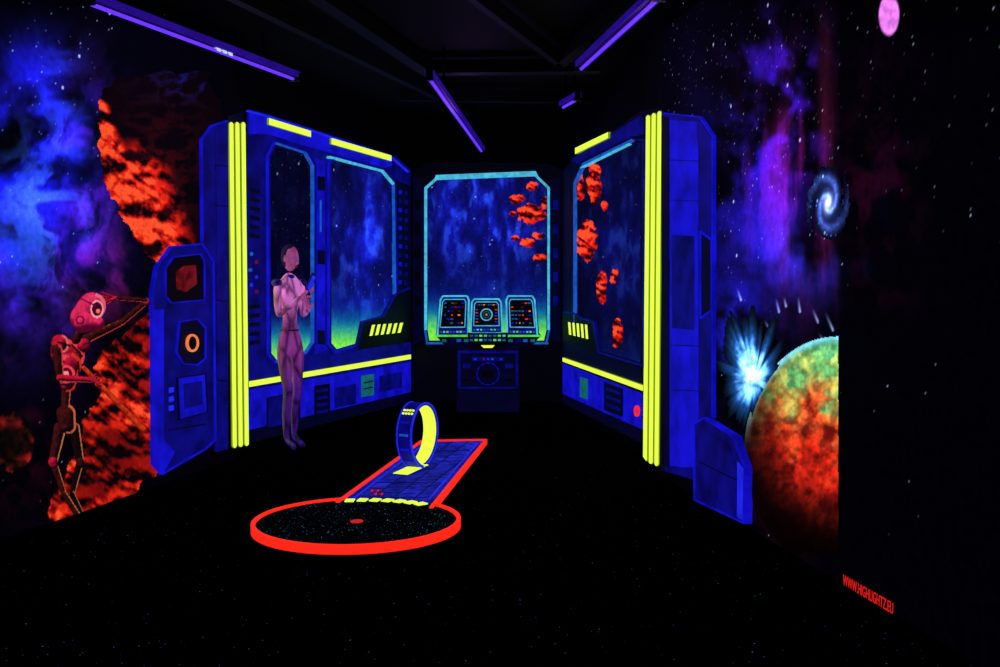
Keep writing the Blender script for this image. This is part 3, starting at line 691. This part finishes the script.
# ---------------------------------------------------------------- standing space woman
wp=f(291,450,0)
wm=bpy.data.materials.new('pink_bodysuit'); wm.use_nodes=True; nt=wm.node_tree; bs=nt.nodes['Principled BSDF']
tc=nt.nodes.new('ShaderNodeTexCoord'); sx=nt.nodes.new('ShaderNodeSeparateXYZ'); nt.links.new(tc.outputs['Object'],sx.inputs[0])
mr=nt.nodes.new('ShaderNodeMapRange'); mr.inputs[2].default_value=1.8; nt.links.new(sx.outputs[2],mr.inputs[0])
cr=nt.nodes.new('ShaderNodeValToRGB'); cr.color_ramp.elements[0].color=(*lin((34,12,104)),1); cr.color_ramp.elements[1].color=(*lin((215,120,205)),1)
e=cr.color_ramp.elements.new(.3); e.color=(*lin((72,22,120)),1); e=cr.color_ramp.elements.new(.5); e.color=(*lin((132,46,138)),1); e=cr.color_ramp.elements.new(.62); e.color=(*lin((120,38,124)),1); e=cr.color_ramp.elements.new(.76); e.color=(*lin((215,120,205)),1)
nt.links.new(mr.outputs[0],cr.inputs[0])
vo=nt.nodes.new('ShaderNodeTexVoronoi'); vo.feature='DISTANCE_TO_EDGE'; vo.inputs['Scale'].default_value=9
mpv=nt.nodes.new('ShaderNodeMapping'); mpv.inputs['Scale'].default_value=(1,1,.45); nt.links.new(tc.outputs['Object'],mpv.inputs[0]); nt.links.new(mpv.outputs[0],vo.inputs['Vector'])
m3=nt.nodes.new('ShaderNodeMapRange'); m3.inputs[1].default_value=.0;m3.inputs[2].default_value=.2;m3.inputs[3].default_value=.08;m3.inputs[4].default_value=.75
nt.links.new(vo.outputs['Distance'],m3.inputs[0]); nt.links.new(cr.outputs[0],bs.inputs['Emission Color']); nt.links.new(cr.outputs[0],bs.inputs['Base Color']); nt.links.new(m3.outputs[0],bs.inputs['Emission Strength']); bs.inputs['Roughness'].default_value=.35  # suit fluorescence, with emission raised to stand in for weak lamp light
skin=glow('violet_skin',(180,76,150),.7,.5,14,base=.3); hairm=glow('dark_violet_hair',(34,10,60),.8,.5,14)
wom=empty('standing_woman',(wp[0],wp[1],0)); wom.rotation_euler=(0,0,math.radians(50)); wom.scale=(.84,.84,1.03)
def skinned(name,V,E,R,mat,parent,lv=2,root=0):
    me=bpy.data.meshes.new(name); me.from_pydata(V,E,[]); o=obj(name,me,parent); md=o.modifiers.new('skin','SKIN'); 
    for i,r in enumerate(R):
        sv=me.skin_vertices[0].data[i]; sv.radius=(r if isinstance(r,tuple) else (r,r)); sv.use_root=(i==root)
    md.use_smooth_shade=True
    s3=o.modifiers.new('sub','SUBSURF'); s3.levels=lv; s3.render_levels=lv; me.materials.append(mat); return o
V=[(0,0,.97),(0,0,1.12),(0,-.01,1.33),(0,0,1.48),(0,-.005,1.57),
   (.095,0,.9),(.085,-.01,.52),(.07,.03,.10),(.085,-.13,.035),
   (-.095,0,.9),(-.07,-.05,.52),(-.06,0,.10),(-.065,-.16,.035),
   (.16,0,1.45),(.20,.02,1.19),(.09,-.22,1.25),
   (-.16,0,1.45),(-.19,-.05,1.19),(-.02,-.24,1.36),
   (.075,.03,.34),(-.063,-.005,.34),(0,0,1.22),(0.09,-.01,.72),(-.082,-.02,.72)]
E=[(0,1),(1,21),(21,2),(2,3),(3,4),(0,5),(5,22),(22,6),(6,19),(19,7),(7,8),(0,9),(9,23),(23,10),(10,20),(20,11),(11,12),(3,13),(13,14),(14,15),(3,16),(16,17),(17,18)]
R=[(.122,.10),(.08,.07),(.118,.105),(.07,.058),(.04,.04),(.084,.086),(.05,.052),(.033,.033),(.03,.024),(.084,.086),(.05,.052),(.033,.033),(.03,.024),.05,.035,.024,.05,.035,.024,.052,.052,(.09,.078),.07,.07]
skinned('body',V,E,R,wm,wom)
def ell(name,c,r,mat,parent,rot=(0,0,0),seg=24,fn=None):
    me=bpy.data.meshes.new(name); bm=bmesh.new(); bmesh.ops.create_uvsphere(bm,u_segments=seg,v_segments=seg//2+4,radius=1)
    for v in bm.verts:
        if fn: fn(v)
        v.co=Vector((v.co.x*r[0],v.co.y*r[1],v.co.z*r[2]))
    for f_ in bm.faces: f_.smooth=True
    bm.to_mesh(me); bm.free(); me.materials.append(mat); o=obj(name,me,parent); o.location=c; o.rotation_euler=rot; return o
def headfn(v):
    if v.co.z<0: k=1+.38*v.co.z; v.co.x*=k; v.co.y=v.co.y*(1+.2*v.co.z)-.12*abs(v.co.z)*(1 if v.co.y<0 else .3)
hd=empty('head',(0,-.02,1.69)); hd.parent=wom; hd.rotation_euler=(.22,0,.2)
ell('skull',(0,0,0),(.076,.096,.112),skin,hd,fn=headfn)
ell('nose',(0,-.101,-.015),(.012,.022,.022),skin,hd,seg=12)
ell('mouth',(0,-.096,-.055),(.022,.008,.008),REDD,hd,seg=12)
for s2 in(-1,1):
    ell('eye',(s2*.03,-.086,.008),(.012,.008,.007),CYD,hd,seg=12); ell('ear',(s2*.077,.005,-.005),(.01,.018,.03),skin,hd,seg=12)
def hairfn(v):
    if v.co.y<-.15 and v.co.z<.62: v.co.y=-.15
ell('hair',(0,.02,.016),(.081,.092,.106),hairm,hd,fn=hairfn)
def hand(name,wrist,dirv,palm_n,parent):
    d=Vector(dirv).normalized(); nrm=Vector(palm_n).normalized(); side=d.cross(nrm).normalized(); nrm=side.cross(d); w=Vector(wrist)
    skinned(name+'_palm',[tuple(w-d*.01),tuple(w+d*.04),tuple(w+d*.085)],[(0,1),(1,2)],[(.02,.02),(.03,.018),(.036,.016)],skin,parent,1)
    for i,(o_,l) in enumerate([(-.027,.065),(-.009,.075),(.009,.07),(.027,.055)]):
        b0=w+d*.08+side*o_; p1=b0+d*l*.45+nrm*.008; p2=p1+d*l*.25+nrm*l*.3; p3=p2+nrm*l*.35
        skinned('%s_finger_%d'%(name,i+1),[tuple(b0),tuple(p1),tuple(p2),tuple(p3)],[(0,1),(1,2),(2,3)],[.0095,.0088,.008,.007],skin,parent,1)
    b0=w+d*.03-side*.028; p1=b0-side*.025+d*.025+nrm*.01; p2=p1+d*.025+nrm*.02
    skinned(name+'_thumb',[tuple(b0),tuple(p1),tuple(p2)],[(0,1),(1,2)],[.012,.01,.008],skin,parent,1)
hand('right_hand',(-.02,-.24,1.36),(.5,-.35,.5),(.5,.3,0),wom)
hand('left_hand',(.09,-.22,1.25),(-.6,-.4,.25),(0,0,1),wom)
b=Build(); b.box((0,0,0),(.06,.02,.17),B3); b.box((0,-.012,.0),(.046,.004,.13),B1); b.box((0,-.012,.05),(.03,.006,.02),CYD)
t=b.make('handheld_scanner',wom,.004); t.location=(.05,-.30,1.48); t.rotation_euler=(.35,.3,0)
ell('belt',(0,0,1.06),(.108,.092,.014),hairm,wom)
ell('collar',(0,0,1.525),(.062,.056,.028),B3,wom)
for s2 in (-1,1):
    ell('shoulder_pad',(s2*.165,0,1.475),(.058,.058,.036),wm,wom,seg=16)

w=bpy.data.worlds.new('world'); sc.world=w; w.use_nodes=True; w.node_tree.nodes['Background'].inputs[0].default_value=(0,0,0,1); w.node_tree.nodes['Background'].inputs[1].default_value=0
